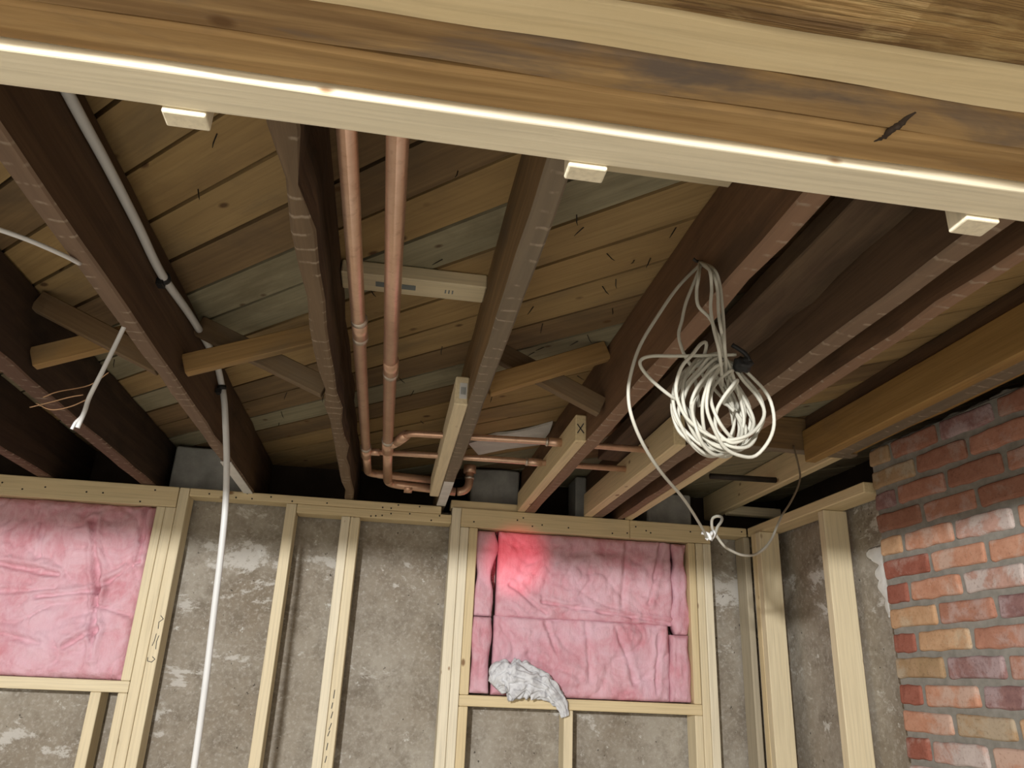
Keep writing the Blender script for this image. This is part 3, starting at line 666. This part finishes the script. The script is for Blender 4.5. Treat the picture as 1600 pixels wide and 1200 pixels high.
# the riser between the two branch pipes
tag(mesh_obj('pipe_riser', tube_bm([(.505, 2.33, ZP + .004), (.505, 2.47, ZP + .004)], .008, 12), M['solder'], smooth=True), 'short dull pipe link between the two copper branches beside the X-marked board', 'pipe')
tag(mesh_obj('pipe_stub', tube_bm([(1.16, 2.72, .76), (1.426, 2.72, .765)], .011, 14), M['iron'], smooth=True), 'short dark pipe stub in the dark behind the cable coil bottom', 'pipe')

# ------------------------------------------------------------------ white pipe clipped to the joist and hanging down
CA = [(-.545, .20, .79), (-.545, .90, .796), (-.545, .996, .796), (-.545, 1.088, .796), (-.545, 1.21, .797), (-.545, 1.385, .793), (-.545, 1.57, .785), (-.545, 1.836, .808), (-.545, 2.106, .815), (-.543, 2.234, .782)]
CH = [(-.531, 2.24, .743), (-.52, 2.25, .69), (-.498, 2.27, .562), (-.484, 2.29, .437), (-.477, 2.31, .296), (-.474, 2.33, .159), (-.468, 2.35, -.024), (-.466, 2.38, -.246), (-.464, 2.4, -.6), (-.46, 2.42, -1.2), (-.46, 2.42, -1.58)]
wp = empty('white_pipe', (-.46, 2.42, -1.58), 'white flexible plastic pipe clipped along a joist and hanging down the wall', 'pipe')
tube('pipe', CA + CH, .0092, 'white_pipe', wp, 12)
def clipo(c, d):
    c, d = Vector(c), Vector(d).normalized(); cl = mesh_obj('clip', tube_bm([c - d * .006, c + d * .006], .0135, 14), M['black'], wp, smooth=True)
    n = lumber('clip_foot', (c.x - .014, c.x + .002), (c.y - .012, c.y + .012), (c.z - .02, c.z - .006), 'black', 'Y', cl, bevel=.001)
clipo((-.545, 1.59, .786), (0, 1, .08)); clipo((-.541, 2.238, .772), (.15, .2, -.9))

# ------------------------------------------------------------------ coil of white cable on the joist
RC = .0030
coil = empty('cable_coil', (.5, 1.17, .36), 'big coil of white cable hanging from a nail on the reddish joist', 'cable')
rl = random.Random(5)
lp = []
loops = [  # left, right, top, bottom extents of each turn
    (.412, .552, .534, .385), (.446, .590, .520, .366), (.432, .548, .528, .378), (.462, .574, .512, .352), (.420, .566, .530, .360), (.474, .556, .520, .372), (.440, .600, .536, .356), (.456, .562, .505, .380), (.426, .578, .528, .350), (.488, .570, .498, .384), (.436, .556, .535, .370), (.466, .588, .515, .358), (.452, .602, .530, .352), (.500, .556, .47, .378), (.444, .570, .524, .364)]
for i, (a, b, t, bt) in enumerate(loops):
    nx = loops[min(i + 1, len(loops) - 1)]; yy = 1.115 + .07 * ((i * 7) % len(loops)) / len(loops)
    tilt = rl.uniform(-.42, .30)
    for k in range(14):
        q = k / 14; an = math.pi / 2 + q * 2 * math.pi; qq = q * q * (3 - 2 * q)
        A = a + (nx[0] - a) * qq; Bq = b + (nx[1] - b) * qq; Tq = t + (nx[2] - t) * qq; Bo = bt + (nx[3] - bt) * qq
        cx, cz = (A + Bq) / 2, (Tq + Bo) / 2; rx, rz = (Bq - A) / 2, (Tq - Bo) / 2
        sx, sz = math.cos(an), math.sin(an)
        taper = 1 - .45 * max(0, sz) + .05 * max(0, -sz)      # narrower where the loops are gathered at the top
        lp.append((cx + rx * sx * taper + tilt * rz * min(0, sz) * .45, yy + .022 * sx + .014 * math.sin(an * 2 + i) + rl.uniform(-.003, .003), cz + rz * sz + rl.uniform(-.003, .003)))
lp = [(.515, 1.19, .49), (.50, 1.185, .52)] + lp + [(.50, 1.18, .50), (.515, 1.185, .47)]
tube('cable_loops', lp, RC, 'cable', coil, 8, sub=4)
HG = [[(.514, 1.19, .739), (.495, 1.185, .693), (.475, 1.18, .645), (.464, 1.175, .606), (.455, 1.17, .574), (.461, 1.165, .538), (.475, 1.16, .503), (.48, 1.155, .44)],
      [(.512, 1.19, .735), (.5, 1.175, .701), (.493, 1.172, .668), (.494, 1.17, .636), (.511, 1.165, .613), (.518, 1.16, .589), (.523, 1.155, .565), (.525, 1.15, .53)],
      [(.511, 1.19, .737), (.524, 1.165, .712), (.533, 1.163, .681), (.534, 1.16, .636), (.532, 1.155, .592), (.529, 1.15, .549), (.527, 1.145, .50)],
      [(.506, 1.19, .733), (.511, 1.155, .705), (.514, 1.155, .667), (.51, 1.155, .628), (.511, 1.15, .585), (.519, 1.15, .54), (.521, 1.15, .48)],
      [(.508, 1.19, .736), (.519, 1.16, .70), (.526, 1.158, .665), (.524, 1.155, .62), (.525, 1.15, .58), (.526, 1.14, .53)],
      [(.539, 1.13, .53), (.494, 1.13, .524), (.438, 1.13, .517), (.393, 1.13, .512), (.374, 1.13, .504), (.372, 1.13, .492), (.384, 1.13, .475), (.403, 1.13, .458), (.424, 1.135, .446), (.451, 1.15, .439), (.48, 1.17, .41), (.50, 1.175, .375), (.53, 1.17, .362)]]
for hi, h in enumerate(HG):
    if hi in (1, 2, 3, 4):   # these pass in front of the joist face
        h = [(.509, 1.19, .738)] + [tuple(c * .945 for c in p) for p in h[1:-1]] + [h[-1]]
    tube('cable_strand', h, RC, 'cable', coil, 8)
TL = [(.514, 1.19, .738), (.462, 1.18, .676), (.421, 1.17, .612), (.382, 1.16, .543), (.36, 1.15, .478), (.357, 1.15, .438), (.368, 1.16, .404), (.4, 1.2, .375), (.457, 1.28, .355), (.551, 1.42, .344), (.659, 1.6, .328), (.687, 1.65, .322)]
T2 = [(.687, 1.65, .322), (.711, 1.676, .331), (.728, 1.701, .333), (.748, 1.727, .36), (.77, 1.753, .38), (.782, 1.778, .396), (.78, 1.804, .403), (.78, 1.83, .4), (.79, 1.855, .384), (.812, 1.881, .369), (.842, 1.907, .35), (.876, 1.932, .342), (.914, 1.958, .339), (.958, 1.983, .346), (1.0, 2.009, .368), (1.038, 2.035, .401), (1.069, 2.06, .44), (1.103, 2.086, .484)]
T3 = [(1.103, 2.086, .484), (1.147, 2.112, .53), (1.188, 2.137, .583), (1.214, 2.163, .626), (1.227, 2.189, .668), (1.235, 2.214, .713), (1.247, 2.245, .75)]
tube('cable_tail', TL, RC, 'cable', coil, 8); tube('cable_tail', T2, RC * 1.2, 'cable', coil, 8); tube('cable_tail', T3, RC, 'cable_dark', coil, 8)
for k, c in enumerate(((.687, 1.65, .322), (.700, 1.665, .326), (.716, 1.685, .331))):
    a = random.uniform(0, 3); d = Vector((math.cos(a), .2, math.sin(a))) * .012
    mesh_obj('knot_tape', tube_bm(catmull([Vector(c) - d, Vector(c) + Vector((.004, -.004, .004)), Vector(c) + d], 4), .004, 8), M['white_pipe'], coil, smooth=True)
tp = lump('black_tape', (.550, 1.13, .513), (.016, .014, .013), 'black', coil, 3); tp['label'] = 'black tape binding the coil'
tp2 = tube('black_tape', [(.531, 1.125, .545), (.54, 1.122, .538), (.552, 1.12, .528), (.558, 1.12, .516)], .004, 'black', coil, 8)
nl = tube('hook_nail', [(.522, 1.195, .742), (.505, 1.193, .741), (.498, 1.192, .745)], .003, 'iron'); tag(nl, 'iron nail in the reddish joist holding up the cable coil', 'nail')

# ------------------------------------------------------------------ cut cable stubs at the left
cs = empty('cable_stub', (-.647, 1.6, .44), 'cut white cable stub hanging at far left with bare copper wires spread', 'cable')
tube('sheath', [(-.584, 1.555, .662), (-.590, 1.56, .655), (-.603, 1.57, .612), (-.619, 1.58, .557), (-.639, 1.6, .507), (-.641, 1.6, .479), (-.644, 1.6, .458), (-.647, 1.6, .44)], [.0035, .0042] + [.0046] * 50, 'white_pipe', cs, 10)
tube('split_end', [(-.642, 1.6, .475), (-.646, 1.6, .462), (-.653, 1.6, .451), (-.657, 1.6, .436)], .0032, 'white_pipe', cs, 8)
for wv in ([(-.641, 1.6, .502), (-.67, 1.6, .483), (-.704, 1.6, .473), (-.735, 1.6, .484)], [(-.622, 1.62, .57), (-.661, 1.64, .545), (-.71, 1.62, .518), (-.735, 1.62, .503)], [(-.652, 1.6, .51), (-.675, 1.6, .503), (-.708, 1.6, .489), (-.745, 1.6, .474)]):
    tube('bare_wire', wv, .0013, 'bare_wire', cs, 6)
tag(tube('cable_end', [(-.80, 1.12, .641), (-.712, 1.158, .640), (-.667, 1.184, .640), (-.63, 1.211, .640), (-.597, 1.254, .643), (-.586, 1.292, .650)], .0042, 'white_pipe', None, 8), 'thin white cable entering at the left edge and ending under the white pipe joist', 'cable')

# ------------------------------------------------------------------ nails through the floorboards
nb = tube_bm([(0, 0, 0), (0, 0, -.018), (.002, .001, -.026)], [.0013, .0012, .0005], 6); nm = bpy.data.meshes.new('nail_point'); nb.to_mesh(nm); nb.free(); nm.materials.append(M['iron'])
rn = random.Random(21)
for k in range(95):
    bay = rn.choice(((-.53, -.22), (-.16, .14), (.2, .50), (.2, .50), (-.9, -.62)))
    i = rn.randint(-2, 11); x = rn.uniform(*bay); s = S0 + SP * i + rn.choice((.03, .13)) + rn.uniform(-.02, .02); y = s - x
    if not (.95 < y < 2.9): continue
    o = bpy.data.objects.new('nail_point', nm); COL.objects.link(o)
    mw = Matrix.Translation((x, y, ZS)) @ Matrix.Rotation(rn.uniform(0, 6.28), 4, 'Z') @ Matrix.Rotation(rn.uniform(.2, 1.2), 4, 'X')
    o.matrix_world = mw; o.parent = ceiling; o.matrix_parent_inverse = ceiling.matrix_world.inverted()
